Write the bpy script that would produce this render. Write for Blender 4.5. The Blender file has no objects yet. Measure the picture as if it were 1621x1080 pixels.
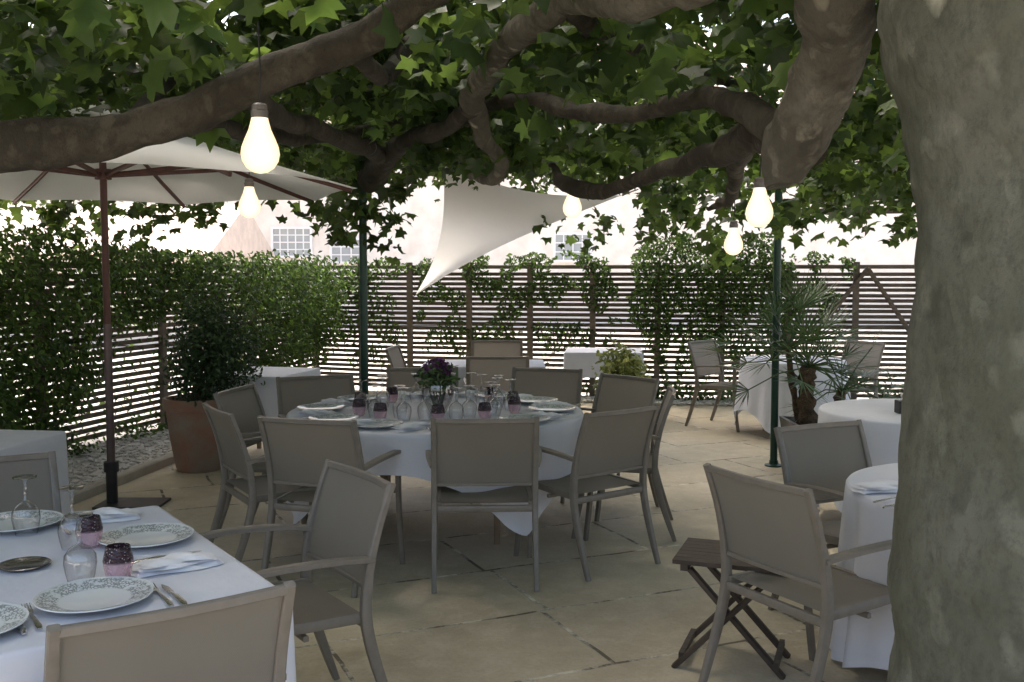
import bpy, math, random
import numpy as np
from mathutils import Vector, Matrix, noise
random.seed(7); rng=np.random.default_rng(7)
PI=math.pi; R=math.radians
scene=bpy.context.scene; COL=scene.collection
# ------------------------------------------------------------ camera
F=1600.0; TH=math.atan(113/F); H=1.645
cam=bpy.data.cameras.new('camera'); co=bpy.data.objects.new('camera',cam); COL.objects.link(co)
co.location=(0,0,H); co.rotation_euler=(PI/2-TH,0,0); cam.sensor_width=36; cam.lens=36*F/1621; cam.clip_end=900; cam.clip_start=.05
scene.camera=co
def ray(px,py):
    u=(px-810.5)/F; v=(540-py)/F
    return Vector((u, math.cos(TH)+v*math.sin(TH), -math.sin(TH)+v*math.cos(TH)))
def at(px,py,Y):
    d=ray(px,py); return Vector((0,0,H))+d*(Y/d.y)
def gr(px,py,z=0):
    d=ray(px,py); return Vector((0,0,H))+d*((z-H)/d.z)
# ------------------------------------------------------------ mesh helpers
class MB:
    def __init__(s): s.v=[]; s.f=[]
    def add(s,vs,fs):
        o=len(s.v); s.v+=[tuple(v) for v in vs]; s.f+=[tuple(i+o for i in f) for f in fs]; return s
    def box(s,c,sz,rz=0,ry=0,rx=0):
        M=Matrix.Translation(c)@Matrix.Rotation(rz,4,'Z')@Matrix.Rotation(ry,4,'Y')@Matrix.Rotation(rx,4,'X')
        vs=[M@Vector((x*sz[0]/2,y*sz[1]/2,z*sz[2]/2)) for x in(-1,1) for y in(-1,1) for z in(-1,1)]
        return s.add(vs,[(0,1,3,2),(4,6,7,5),(0,4,5,1),(2,3,7,6),(0,2,6,4),(1,5,7,3)])
    def sweep(s,pts,ws,hs,up=(0,0,1),sec='rr',n=8):
        pts=[Vector(p) for p in pts]; m=len(pts)
        if not hasattr(ws,'__len__'): ws=[ws]*m
        if not hasattr(hs,'__len__'): hs=[hs]*m
        if sec=='rr':
            c=.72; S=[(1,-c),(1,c),(c,1),(-c,1),(-1,c),(-1,-c),(-c,-1),(c,-1)]
        else: S=[(math.cos(2*PI*i/n),math.sin(2*PI*i/n)) for i in range(n)]
        k=len(S); vs=[]; up=Vector(up)
        for i,p in enumerate(pts):
            t=(pts[min(i+1,m-1)]-pts[max(i-1,0)]).normalized()
            sd=t.cross(up)
            if sd.length<1e-3: sd=t.cross(Vector((1,0,0)))
            sd.normalize(); uu=sd.cross(t).normalized()
            for a,b in S: vs.append(p+sd*a*ws[i]/2+uu*b*hs[i]/2)
        fs=[]
        for i in range(m-1):
            for j in range(k):
                fs.append((i*k+j,i*k+(j+1)%k,(i+1)*k+(j+1)%k,(i+1)*k+j))
        fs.append(tuple(range(k-1,-1,-1))); fs.append(tuple((m-1)*k+j for j in range(k)))
        return s.add(vs,fs)
    def tube(s,pts,r,n=8,up=(0,0,1)):
        if hasattr(r,'__len__'): d=[2*x for x in r]
        else: d=2*r
        return s.sweep(pts,d,d,up,'c',n)
    def lathe(s,prof,n=24,c=(0,0,0),wob=None):
        vs=[];m=len(prof)
        for (r,z) in prof:
            for j in range(n):
                a=2*PI*j/n; rr=r*(wob(a,z) if wob else 1)
                vs.append((c[0]+rr*math.cos(a),c[1]+rr*math.sin(a),c[2]+z))
        fs=[(i*n+j,i*n+(j+1)%n,(i+1)*n+(j+1)%n,(i+1)*n+j) for i in range(m-1) for j in range(n)]
        return s.add(vs,fs)
    def grid(s,fn,nu,nv):
        vs=[fn(i/nu,j/nv) for i in range(nu+1) for j in range(nv+1)]
        k=nv+1
        return s.add(vs,[(i*k+j,(i+1)*k+j,(i+1)*k+j+1,i*k+j+1) for i in range(nu) for j in range(nv)])
    def build(s,name,mat,parent=None,smooth=True,ang=40,flip=False):
        me=bpy.data.meshes.new(name); me.from_pydata(s.v,[],s.f); me.validate(); me.update()
        if smooth:
            me.shade_smooth()
            try: me.set_sharp_from_angle(angle=R(ang))
            except Exception: pass
        me.materials.append(mat)
        o=bpy.data.objects.new(name,me); COL.objects.link(o)
        if parent: o.parent=parent
        return o
def tag(o,label,cat,group=None,kind=None):
    o['label']=label; o['category']=cat
    if group: o['group']=group
    if kind: o['kind']=kind
    return o
def thing(name,label,cat,loc=(0,0,0),rz=0,group=None):
    o=bpy.data.objects.new(name,None); COL.objects.link(o); o.empty_display_size=.1
    o.location=loc; o.rotation_euler=(0,0,rz); return tag(o,label,cat,group)
def struct(o): o['kind']='structure'; return o
def dup(root,loc,rz,label,group=None):
    r=root.copy(); COL.objects.link(r); r.location=loc; r.rotation_euler=(0,0,rz); r['label']=label
    if group: r['group']=group
    for ch in list(root.children):
        c=ch.copy(); COL.objects.link(c); c.parent=r
        for g in list(ch.children):
            d=g.copy(); COL.objects.link(d); d.parent=c
    return r
def catmull(P,seg):
    P=[np.array(p,float) for p in P]; out=[]
    for i in range(len(P)-1):
        p0=P[max(i-1,0)];p1=P[i];p2=P[i+1];p3=P[min(i+2,len(P)-1)]
        for k in range(seg):
            t=k/seg
            out.append(.5*((2*p1)+(-p0+p2)*t+(2*p0-5*p1+4*p2-p3)*t*t+(-p0+3*p1-3*p2+p3)*t**3))
    out.append(P[-1]); return out
def limb(mb,pts,rad,n=18,seg=8,bump=.12,fr=6,seed=0,up=(.2,.9,.3),wander=0.):
    Q=catmull([list(p)+[r] for p,r in zip(pts,rad)],seg)
    for i,q in enumerate(Q):
        if wander and 2<i<len(Q)-1:
            w=noise.noise_vector(Vector(q[:3])*3.1+Vector((seed,7,1)))*wander; q[:3]=np.array(q[:3])+np.array(w)
    o=len(mb.v); mb.tube([q[:3] for q in Q],[max(q[3],.003) for q in Q],n,up)
    for i,q in enumerate(Q):
        c=Vector(q[:3])
        for j in range(n):
            k=o+i*n+j; v=Vector(mb.v[k]); d=v-c
            f=1+bump*noise.noise(v*fr+Vector((seed,0,0)))+bump*.6*noise.noise(v*fr*2.7)+bump*.9*noise.noise(c*fr*.5+Vector((seed,3,0)))
            f+=bump*1.1*max(0,noise.noise(v*fr*1.3+Vector((9,seed,2)))-.22)
            mb.v[k]=tuple(c+d*f)
    return mb
# ------------------------------------------------------------ materials
def nm(name):
    m=bpy.data.materials.new(name); m.use_nodes=True; nt=m.node_tree; nt.nodes.clear()
    out=nt.nodes.new('ShaderNodeOutputMaterial'); return m,nt,out
def N(nt,t,**k):
    n=nt.nodes.new(t)
    for a,b in k.items(): setattr(n,a,b)
    return n
def C4(c): return (c[0],c[1],c[2],1)
def ramp(nt,fac,stops,interp='LINEAR'):
    r=nt.nodes.new('ShaderNodeValToRGB'); r.color_ramp.interpolation=interp
    e=r.color_ramp.elements
    while len(e)<len(stops): e.new(.5)
    for x,(p,c) in zip(e,stops): x.position=p; x.color=C4(c) if hasattr(c,'__len__') else (c,c,c,1)
    nt.links.new(fac,r.inputs[0]); return r.outputs[0]
def mix(nt,f,a,b,mode='MIX'):
    m=nt.nodes.new('ShaderNodeMix'); m.data_type='RGBA'; m.blend_type=mode
    for s,v in ((m.inputs[0],f),(m.inputs[6],a),(m.inputs[7],b)):
        if isinstance(v,(int,float)): s.default_value=v
        elif isinstance(v,tuple): s.default_value=C4(v)
        else: nt.links.new(v,s)
    return m.outputs[2]
def noi(nt,co,scale,detail=4,rough=.55,dist=0):
    n=N(nt,'ShaderNodeTexNoise'); n.inputs['Scale'].default_value=scale; n.inputs['Detail'].default_value=detail
    n.inputs['Roughness'].default_value=rough; n.inputs['Distortion'].default_value=dist
    nt.links.new(co,n.inputs['Vector']); return n.outputs[0]
def mapping(nt,co,scale=(1,1,1),rot=(0,0,0)):
    m=N(nt,'ShaderNodeMapping'); m.inputs['Scale'].default_value=scale; m.inputs['Rotation'].default_value=rot
    nt.links.new(co,m.inputs['Vector']); return m.outputs[0]
def bumpn(nt,h,st,dist=.01):
    b=N(nt,'ShaderNodeBump'); b.inputs['Strength'].default_value=st; b.inputs['Distance'].default_value=dist
    nt.links.new(h,b.inputs['Height']); return b.outputs[0]
def pmat(name,c1,c2,scale=8,rough=.6,bump=.2,bscale=40,bd=.004,metal=0,trans=0,tc=None,stretch=(1,1,1),spec=.4,world=False):
    m,nt,out=nm(name); tcn=N(nt,'ShaderNodeTexCoord')
    src=tcn.outputs['Object']
    if world: src=N(nt,'ShaderNodeNewGeometry').outputs['Position']
    co_=mapping(nt,src,stretch)
    col=mix(nt,ramp(nt,noi(nt,co_,scale),[(.35,0.),(.65,1.)]),tuple(c1),tuple(c2))
    p=N(nt,'ShaderNodeBsdfPrincipled'); nt.links.new(col,p.inputs['Base Color'])
    p.inputs['Roughness'].default_value=rough; p.inputs['Metallic'].default_value=metal; p.inputs['Specular IOR Level'].default_value=spec
    if bump: nt.links.new(bumpn(nt,noi(nt,co_,bscale,5),bump,bd),p.inputs['Normal'])
    if trans:
        t=N(nt,'ShaderNodeBsdfTranslucent')
        if tc: t.inputs[0].default_value=C4(tc)
        else: nt.links.new(col,t.inputs[0])
        mx=N(nt,'ShaderNodeMixShader'); mx.inputs[0].default_value=trans
        nt.links.new(p.outputs[0],mx.inputs[1]); nt.links.new(t.outputs[0],mx.inputs[2]); nt.links.new(mx.outputs[0],out.inputs[0])
    else: nt.links.new(p.outputs[0],out.inputs[0])
    return m
def leafmat(name,dark,light,tcol,trans=.45,rough=.45):
    m,nt,out=nm(name); a=N(nt,'ShaderNodeAttribute',attribute_name='rnd')
    geo=N(nt,'ShaderNodeNewGeometry')
    f=a.outputs['Fac']
    col=ramp(nt,f,[(0,dark),(.75,light),(1,tuple(min(1,x*1.8) for x in light))])
    vn=noi(nt,geo.outputs['Position'],60,3)
    col=mix(nt,.22,col,ramp(nt,vn,[(.3,(.02,.03,.01)),(.7,tuple(x*2.2 for x in light))]))
    p=N(nt,'ShaderNodeBsdfPrincipled'); nt.links.new(col,p.inputs['Base Color']); p.inputs['Roughness'].default_value=rough
    p.inputs['Specular IOR Level'].default_value=.35
    t=N(nt,'ShaderNodeBsdfTranslucent'); nt.links.new(ramp(nt,f,[(0,tuple(x*.3 for x in tcol)),(.75,tuple(x*.75 for x in tcol)),(1,tuple(min(1,x*1.6) for x in tcol))]),t.inputs[0])
    mx=N(nt,'ShaderNodeMixShader'); mx.inputs[0].default_value=trans
    nt.links.new(p.outputs[0],mx.inputs[1]); nt.links.new(t.outputs[0],mx.inputs[2]); nt.links.new(mx.outputs[0],out.inputs[0]); return m
def barkmat(name,base,patch,dark,thr=.62,sc=7,e=(.24,.36)):
    m,nt,out=nm(name); pos=N(nt,'ShaderNodeNewGeometry').outputs['Position']
    c0=mapping(nt,pos,(1,1,.7))
    n3=N(nt,'ShaderNodeTexNoise'); n3.inputs['Scale'].default_value=9; n3.inputs['Detail'].default_value=4; nt.links.new(c0,n3.inputs['Vector'])
    sc3=N(nt,'ShaderNodeVectorMath',operation='SCALE'); sc3.inputs['Scale'].default_value=.16; nt.links.new(n3.outputs[1],sc3.inputs[0])
    add=N(nt,'ShaderNodeVectorMath',operation='ADD'); nt.links.new(c0,add.inputs[0]); nt.links.new(sc3.outputs[0],add.inputs[1])
    def patches(s,t,e0,e1):
        v=N(nt,'ShaderNodeTexVoronoi'); v.inputs['Scale'].default_value=s; nt.links.new(add.outputs[0],v.inputs['Vector'])
        sep=N(nt,'ShaderNodeSeparateColor'); nt.links.new(v.outputs['Color'],sep.inputs[0])
        edge=ramp(nt,v.outputs['Distance'],[(e0,1.),(e1,0.)]); big=ramp(nt,sep.outputs[0],[(t,0.),(t+.02,1.)])
        q=N(nt,'ShaderNodeMath',operation='MULTIPLY'); nt.links.new(edge,q.inputs[0]); nt.links.new(big,q.inputs[1]); return q.outputs[0],sep.outputs[1]
    p1,g1=patches(sc,thr,*e)
    p2,_=patches(sc*1.7,.50,.28,.46)
    p3,_=patches(sc*1.2,.58,.28,.44)
    b1=mix(nt,ramp(nt,noi(nt,c0,3,7,.68),[(.42,0.),(.58,1.)]),base,dark)
    s2=N(nt,'ShaderNodeMath',operation='MULTIPLY'); nt.links.new(p2,s2.inputs[0]); s2.inputs[1].default_value=.5
    b2=mix(nt,s2.outputs[0],b1,tuple(x*1.45 for x in base))
    s3=N(nt,'ShaderNodeMath',operation='MULTIPLY'); nt.links.new(p3,s3.inputs[0]); s3.inputs[1].default_value=.5
    b2=mix(nt,s3.outputs[0],b2,tuple(x*.62 for x in dark))
    b3=mix(nt,ramp(nt,noi(nt,c0,34,8,.78),[(.47,0.),(.64,.55)]),b2,tuple(x*.42 for x in base))
    col=mix(nt,p1,b3,mix(nt,ramp(nt,g1,[(.3,0.),(.7,1.)]),patch,tuple(x*.55 for x in patch)))
    p=N(nt,'ShaderNodeBsdfPrincipled'); nt.links.new(col,p.inputs['Base Color']); p.inputs['Roughness'].default_value=.85; p.inputs['Specular IOR Level'].default_value=.2
    hh=N(nt,'ShaderNodeMath',operation='MULTIPLY_ADD'); nt.links.new(p1,hh.inputs[0]); hh.inputs[1].default_value=-.3; nt.links.new(noi(nt,c0,24,9,.7),hh.inputs[2])
    nt.links.new(bumpn(nt,hh.outputs[0],.8,.02),p.inputs['Normal']); nt.links.new(p.outputs[0],out.inputs[0]); return m
def thin_glass(name):
    m,nt,out=nm(name); lw=N(nt,'ShaderNodeLayerWeight'); lw.inputs[0].default_value=.4
    tr=N(nt,'ShaderNodeBsdfTransparent'); nt.links.new(ramp(nt,lw.outputs['Facing'],[(0,.93),(.45,.84),(.75,.5),(1,.15)]),tr.inputs[0])
    gl=N(nt,'ShaderNodeBsdfGlossy'); gl.inputs['Roughness'].default_value=.03
    f=ramp(nt,lw.outputs['Facing'],[(0,.12),(.45,.18),(.75,.34),(1,.6)])
    mx=N(nt,'ShaderNodeMixShader'); nt.links.new(f,mx.inputs[0]); nt.links.new(tr.outputs[0],mx.inputs[1]); nt.links.new(gl.outputs[0],mx.inputs[2]); nt.links.new(mx.outputs[0],out.inputs[0]); return m
def flagmat():
    m,nt,out=nm('sandstone_flags'); pos=N(nt,'ShaderNodeNewGeometry').outputs['Position']
    n3=N(nt,'ShaderNodeTexNoise'); n3.inputs['Scale'].default_value=2.2; n3.inputs['Detail'].default_value=6; nt.links.new(pos,n3.inputs['Vector'])
    s3=N(nt,'ShaderNodeVectorMath',operation='SCALE'); s3.inputs['Scale'].default_value=.045; nt.links.new(n3.outputs[1],s3.inputs[0])
    ad=N(nt,'ShaderNodeVectorMath',operation='ADD'); nt.links.new(pos,ad.inputs[0]); nt.links.new(s3.outputs[0],ad.inputs[1])
    c=mapping(nt,ad.outputs[0],(1,1,1),(0,0,R(-24)))
    b=N(nt,'ShaderNodeTexBrick'); nt.links.new(c,b.inputs['Vector'])
    b.inputs['Scale'].default_value=1; b.inputs['Brick Width'].default_value=1.05; b.inputs['Row Height'].default_value=.72
    b.inputs['Mortar Size'].default_value=.012; b.inputs['Mortar Smooth'].default_value=.45; b.offset=.37; b.squash=1.25; b.squash_frequency=3
    b.inputs['Color1'].default_value=(0,0,0,1); b.inputs['Color2'].default_value=(1,1,1,1); b.inputs['Mortar'].default_value=(.5,.5,.5,1)
    stone=mix(nt,b.outputs['Color'],(.62,.53,.375),(.50,.42,.29))
    n1=noi(nt,pos,1.1,6,.62,.4); n2=noi(nt,pos,7,8,.7,.2); n4=noi(nt,pos,55,4,.7)
    stone=mix(nt,ramp(nt,n1,[(.36,.55),(.58,0.)]),stone,(.39,.325,.22))
    stone=mix(nt,ramp(nt,n2,[(.42,0.),(.68,.55)]),stone,(.72,.64,.49))
    stone=mix(nt,ramp(nt,n4,[(.5,0.),(.75,.4)]),stone,(.30,.25,.17))
    mo=mix(nt,ramp(nt,noi(nt,pos,3.5,6,.75),[(.44,0.),(.60,1.)]),(.15,.12,.08),(.76,.71,.58))
    mf=ramp(nt,b.outputs['Fac'],[(.12,0.),(.55,1.)])
    col=mix(nt,mf,stone,mo)
    p=N(nt,'ShaderNodeBsdfPrincipled'); nt.links.new(col,p.inputs['Base Color']); p.inputs['Specular IOR Level'].default_value=.35
    nt.links.new(ramp(nt,n2,[(.3,.5),(.7,.8)]),p.inputs['Roughness'])
    sm=N(nt,'ShaderNodeMath',operation='MULTIPLY_ADD'); nt.links.new(mf,sm.inputs[0]); sm.inputs[1].default_value=-1.0; nt.links.new(n2,sm.inputs[2])
    nt.links.new(bumpn(nt,sm.outputs[0],.6,.012),p.inputs['Normal']); nt.links.new(p.outputs[0],out.inputs[0]); return m
def platemat():
    m,nt,out=nm('patterned_china'); tc=N(nt,'ShaderNodeTexCoord').outputs['Object']
    fl=mapping(nt,tc,(1,1,0)); ln=N(nt,'ShaderNodeVectorMath',operation='LENGTH'); nt.links.new(fl,ln.inputs[0])
    band=ramp(nt,ln.outputs['Value'],[(.092,0.),(.095,1.),(.143,1.),(.145,0.)])
    v=N(nt,'ShaderNodeTexVoronoi',feature='DISTANCE_TO_EDGE'); v.inputs['Scale'].default_value=105; nt.links.new(tc,v.inputs['Vector'])
    pat=ramp(nt,v.outputs['Distance'],[(.10,1.),(.2,0.)])
    pn=ramp(nt,noi(nt,tc,46,3),[(.38,0.),(.47,1.)])
    a=N(nt,'ShaderNodeMath',operation='MULTIPLY'); nt.links.new(band,a.inputs[0]); nt.links.new(pat,a.inputs[1])
    c=N(nt,'ShaderNodeMath',operation='MULTIPLY'); nt.links.new(a.outputs[0],c.inputs[0]); nt.links.new(pn,c.inputs[1])
    col=mix(nt,c.outputs[0],(.72,.73,.71),(.30,.31,.29))
    p=N(nt,'ShaderNodeBsdfPrincipled'); nt.links.new(col,p.inputs['Base Color']); p.inputs['Roughness'].default_value=.12
    nt.links.new(p.outputs[0],out.inputs[0]); return m
def tumblermat():
    m,nt,out=nm('purple_tumbler_glass'); tcn=N(nt,'ShaderNodeTexCoord'); sp=N(nt,'ShaderNodeSeparateXYZ'); nt.links.new(tcn.outputs['Object'],sp.inputs[0])
    v=N(nt,'ShaderNodeTexVoronoi'); v.inputs['Scale'].default_value=110; nt.links.new(tcn.outputs['Object'],v.inputs['Vector'])
    low=ramp(nt,sp.outputs[2],[(0,(.86,.72,.74)),(.05,(.80,.60,.64)),(.056,(.05,.018,.025)),(.1,(.03,.012,.018))])
    dots=ramp(nt,v.outputs['Distance'],[(.12,.75),(.26,0.)])
    col=mix(nt,dots,low,(.62,.55,.55))
    al=ramp(nt,sp.outputs[2],[(0,.30),(.05,.33),(.056,.92)])
    p=N(nt,'ShaderNodeBsdfPrincipled'); nt.links.new(col,p.inputs['Base Color']); p.inputs['Roughness'].default_value=.08
    nt.links.new(bumpn(nt,v.outputs['Distance'],.9,.004),p.inputs['Normal'])
    tr=N(nt,'ShaderNodeBsdfTransparent'); tr.inputs[0].default_value=(.98,.88,.91,1)
    mx=N(nt,'ShaderNodeMixShader'); nt.links.new(al,mx.inputs[0]); nt.links.new(tr.outputs[0],mx.inputs[1]); nt.links.new(p.outputs[0],mx.inputs[2]); nt.links.new(mx.outputs[0],out.inputs[0]); return m
def emis(name,c,s):
    m,nt,out=nm(name); e=N(nt,'ShaderNodeEmission'); lw=N(nt,'ShaderNodeLayerWeight'); lw.inputs[0].default_value=.4
    nt.links.new(ramp(nt,lw.outputs['Facing'],[(0,c),(1,(c[0]*.8,c[1]*.66,c[2]*.5))]),e.inputs[0]); e.inputs[1].default_value=s; nt.links.new(e.outputs[0],out.inputs[0]); return m
M={}
M['floor']=flagmat()
M['ground']=pmat('pale_gravel',(.66,.62,.56),(.56,.52,.47),3,.9,.3,60)
M['frame']=pmat('taupe_chair_frame',(.225,.195,.16),(.195,.168,.135),20,.42,.05,80)
def slingmat():
    m,nt,out=nm('woven_sling'); tc=N(nt,'ShaderNodeTexCoord').outputs['Object']
    w=N(nt,'ShaderNodeTexChecker'); w.inputs['Scale'].default_value=420; nt.links.new(tc,w.inputs['Vector'])
    col=mix(nt,w.outputs['Fac'],(.180,.160,.134),(.252,.228,.193)); 
    col=mix(nt,ramp(nt,noi(nt,tc,5,4),[(.35,0.),(.7,.35)]),col,(.16,.14,.118))
    p=N(nt,'ShaderNodeBsdfPrincipled'); nt.links.new(col,p.inputs['Base Color']); p.inputs['Roughness'].default_value=.55
    t=N(nt,'ShaderNodeBsdfTranslucent'); t.inputs[0].default_value=(.36,.32,.26,1)
    mx=N(nt,'ShaderNodeMixShader'); mx.inputs[0].default_value=.28
    nt.links.new(p.outputs[0],mx.inputs[1]); nt.links.new(t.outputs[0],mx.inputs[2]); nt.links.new(mx.outputs[0],out.inputs[0]); return m
M['sling']=slingmat()
M['cloth']=pmat('white_tablecloth',(.81,.81,.86),(.76,.76,.82),3,.75,.4,9,.014,trans=.12)
M['napkin']=pmat('white_napkin',(.86,.85,.87),(.8,.79,.81),6,.8,.4,30,.004)
M['canvas']=pmat('white_canvas',(.84,.84,.83),(.79,.79,.78),2,.8,.25,5,.01,trans=.4,tc=(.84,.82,.79))
M['sail']=pmat('cream_sailcloth',(.85,.84,.83),(.81,.80,.79),2,.8,.25,5,.01,trans=.4,tc=(.84,.82,.79))
M['slat']=pmat('weathered_slat_wood',(.105,.08,.062),(.15,.12,.092),6,.8,.3,40,.003,stretch=(1,1,8),world=True)
M['post']=pmat('grey_post_wood',(.12,.098,.078),(.17,.14,.11),6,.8,.3,40,.003,world=True)
M['redwood']=pmat('reddish_parasol_wood',(.062,.024,.018),(.09,.034,.024),8,.5,.15,40,stretch=(4,4,.5))
M['green']=pmat('green_painted_steel',(.010,.045,.032),(.014,.055,.038),12,.4,.1,50,metal=.1)
M['black']=pmat('black_plastic',(.012,.012,.013),(.03,.03,.03),10,.45,.1,50)
M['steel']=pmat('polished_steel',(.62,.62,.64),(.55,.55,.57),10,.24,.05,60,metal=1)
M['silver']=pmat('tarnished_silver',(.30,.30,.32),(.2,.2,.22),10,.25,.05,60,metal=1)
M['tin']=pmat('grey_metal',(.15,.11,.105),(.11,.085,.08),10,.45,.05,60,metal=.5)
M['terra']=pmat('weathered_terracotta',(.30,.15,.10),(.27,.22,.17),5,.9,.5,24,.010)
M['soil']=pmat('dark_soil',(.03,.02,.014),(.06,.045,.03),20,.95,.8,60)
M['dwood']=pmat('dark_stained_wood',(.045,.032,.022),(.085,.06,.042),10,.55,.3,60,.003,stretch=(1,5,1))
M['twood']=pmat('table_wood',(.22,.16,.10),(.3,.22,.14),10,.6,.2,50)
M['planter']=pmat('grey_planter',(.13,.12,.105),(.17,.16,.14),8,.7,.2,40)
M['bark']=barkmat('plane_bark',(.150,.150,.118),(.36,.35,.27),(.108,.110,.08),.84,7,(.20,.40))
M['bark2']=barkmat('dark_branch_bark',(.075,.066,.050),(.15,.135,.10),(.044,.039,.029),.9,9)
M['bark3']=barkmat('pale_limb_bark',(.155,.142,.112),(.34,.31,.235),(.09,.082,.062),.72,11,(.18,.36))
M['leaf']=leafmat('plane_leaf',(.010,.026,.009),(.030,.062,.018),(.22,.33,.06),.42)
M['vine']=leafmat('vine_leaf',(.018,.045,.012),(.055,.105,.025),(.20,.32,.06),.4)
M['bush']=leafmat('bush_leaf',(.018,.042,.018),(.05,.09,.036),(.08,.14,.04),.2)
M['varie']=leafmat('variegated_leaf',(.22,.27,.07),(.42,.42,.15),(.4,.45,.12),.3)
M['palm']=leafmat('palm_leaf',(.035,.072,.028),(.085,.145,.055),(.12,.19,.06),.25)
M['purple']=leafmat('purple_petal',(.06,.018,.07),(.18,.07,.18),(.25,.08,.25),.25)
M['stem']=pmat('brown_stem',(.05,.038,.025),(.09,.07,.045),20,.85,.4,60)
M['fibre']=pmat('palm_trunk_fibre',(.06,.04,.025),(.13,.09,.055),30,.95,1,70,.02)
M['pebble']=pmat('white_pebbles',(.66,.62,.56),(.46,.42,.37),9,.7,.2,60,world=True)
M['kerb']=pmat('kerb_stone',(.45,.41,.34),(.36,.32,.26),5,.8,.4,40,world=True)
M['wall']=pmat('limewashed_wall',(.86,.79,.69),(.74,.66,.56),2.2,.9,.4,12,world=True)
M['roof']=pmat('pale_clay_tiles',(.66,.55,.46),(.56,.46,.39),4,.9,.5,18,.03,world=True)
M['pane']=pmat('window_pane',(.34,.36,.36),(.42,.44,.42),2,.3,0)
M['white']=pmat('white_paint',(.85,.83,.79),(.8,.78,.75),5,.5,0)
M['china']=platemat(); M['tumbler']=tumblermat(); M['glass']=thin_glass('clear_glass')
M['bulb']=emis('lit_bulb',(1,.86,.62),1.7)
M['socket']=pmat('grey_socket',(.16,.15,.14),(.11,.1,.09),20,.5,.2,60)
# ------------------------------------------------------------ world and sun
w=bpy.data.worlds.new('World'); scene.world=w; w.use_nodes=True; nt=w.node_tree; bg=nt.nodes['Background']
sky=nt.nodes.new('ShaderNodeTexSky'); sky.sky_type='NISHITA'; sky.sun_disc=False
SE,SA=R(62),R(318)     # high sun beyond the back fence, to the left
sky.sun_elevation=SE; sky.sun_rotation=SA; sky.air_density=1.1; sky.dust_density=7; sky.ozone_density=.6
nt.links.new(sky.outputs[0],bg.inputs[0]); bg.inputs[1].default_value=.56
sl=bpy.data.lights.new('sun','SUN'); sl.energy=3.6; sl.angle=R(18); sl.color=(1,.97,.92)
so=bpy.data.objects.new('sun',sl); COL.objects.link(so)
d=Vector((math.sin(SA)*math.cos(SE),math.cos(SA)*math.cos(SE),math.sin(SE)))
so.rotation_euler=d.to_track_quat('Z','Y').to_euler(); so.location=d*30
scene.view_settings.view_transform='Standard'; scene.view_settings.look='None'; scene.view_settings.exposure=0
# ------------------------------------------------------------ ground
def sheet(name,pts,z,mat):
    mb=MB(); mb.add([(x,y,z) for x,y in pts],[tuple(range(len(pts)))]); return struct(mb.build(name,mat,smooth=False))
sheet('ground',[(-250,-200),(250,-200),(250,400),(-250,400)],-.03,M['ground'])
LF=lambda Y:-2.7-.2714*(14-Y)
sheet('patio_floor',[(-7,-5),(9,-5),(9,12.45),(5.04,12.4),(1.84,12.8),(-1.35,13.5),(-2.7,14),(LF(1),1),(-7,-1)],0,M['floor'])
K=[(-2.35,12.6),(-2.86,9),(-3.12,7),(-3.8,3.5)]
mb=MB(); mb.sweep([(x,y,.03) for x,y in K],.09,.09); tag(mb.build('stone_kerb',M['kerb']),'low pale stone kerb edging the pebble bed by the hedge','kerb')
mb=MB(); mb.add([(x,y,.012) for x,y in K]+[(LF(y)+.03,y,.012) for x,y in reversed(K)],[(0,1,6,7),(1,2,5,6),(2,3,4,5)])
struct(mb.build('gravel_bed',M['pebble'],smooth=False))
def pebbles(mb,n,fn,s0,s1):
    sphere=[(math.cos(t)*math.cos(p),math.sin(t)*math.cos(p),math.sin(p)) for p in(-.6,.35) for t in [k*PI/3 for k in range(6)]]+[(0,0,1)]
    fs=[(j,(j+1)%6,6+(j+1)%6,6+j) for j in range(6)]+[(6+j,6+(j+1)%6,12) for j in range(6)]
    for _ in range(n):
        x,y=fn(); s=random.uniform(s0,s1); rz=random.uniform(0,PI); sx,sy,sz=s*random.uniform(.8,1.3),s*random.uniform(.7,1),s*random.uniform(.45,.7)
        vs=[]
        for v in sphere:
            X,Y_=v[0]*sx,v[1]*sy; vs.append((x+X*math.cos(rz)-Y_*math.sin(rz),y+X*math.sin(rz)+Y_*math.cos(rz),.018+v[2]*sz+s*.15))
        mb.add(vs,fs)
def bedpt():
    y=random.uniform(6.2,12.4); 
    xk=np.interp(y,[3.5,7,9,12.6],[-3.8,-3.12,-2.86,-2.35])-.06
    return random.uniform(LF(y)+.05,xk),y
mb=MB(); pebbles(mb,2600,bedpt,.015,.035)
tag(mb.build('white_pebble_gravel',M['pebble']),'loose white pebbles in the bed between hedge and kerb','gravel',kind='stuff')
BP=[(-2.7,14.0),(-1.35,13.5),(1.84,12.8),(5.04,12.4),(9,12.3)]
def backY(x):
    return float(np.interp(x,[p[0] for p in BP],[p[1] for p in BP]))
mb=MB()
def bpt():
    x=random.uniform(.6,6.2); return x,backY(x)-random.uniform(.08,.6)
pebbles(mb,1500,bpt,.018,.04)
tag(mb.build('white_pebble_gravel',M['pebble']),'strip of white pebbles along the foot of the back fence','gravel',kind='stuff')
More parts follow.
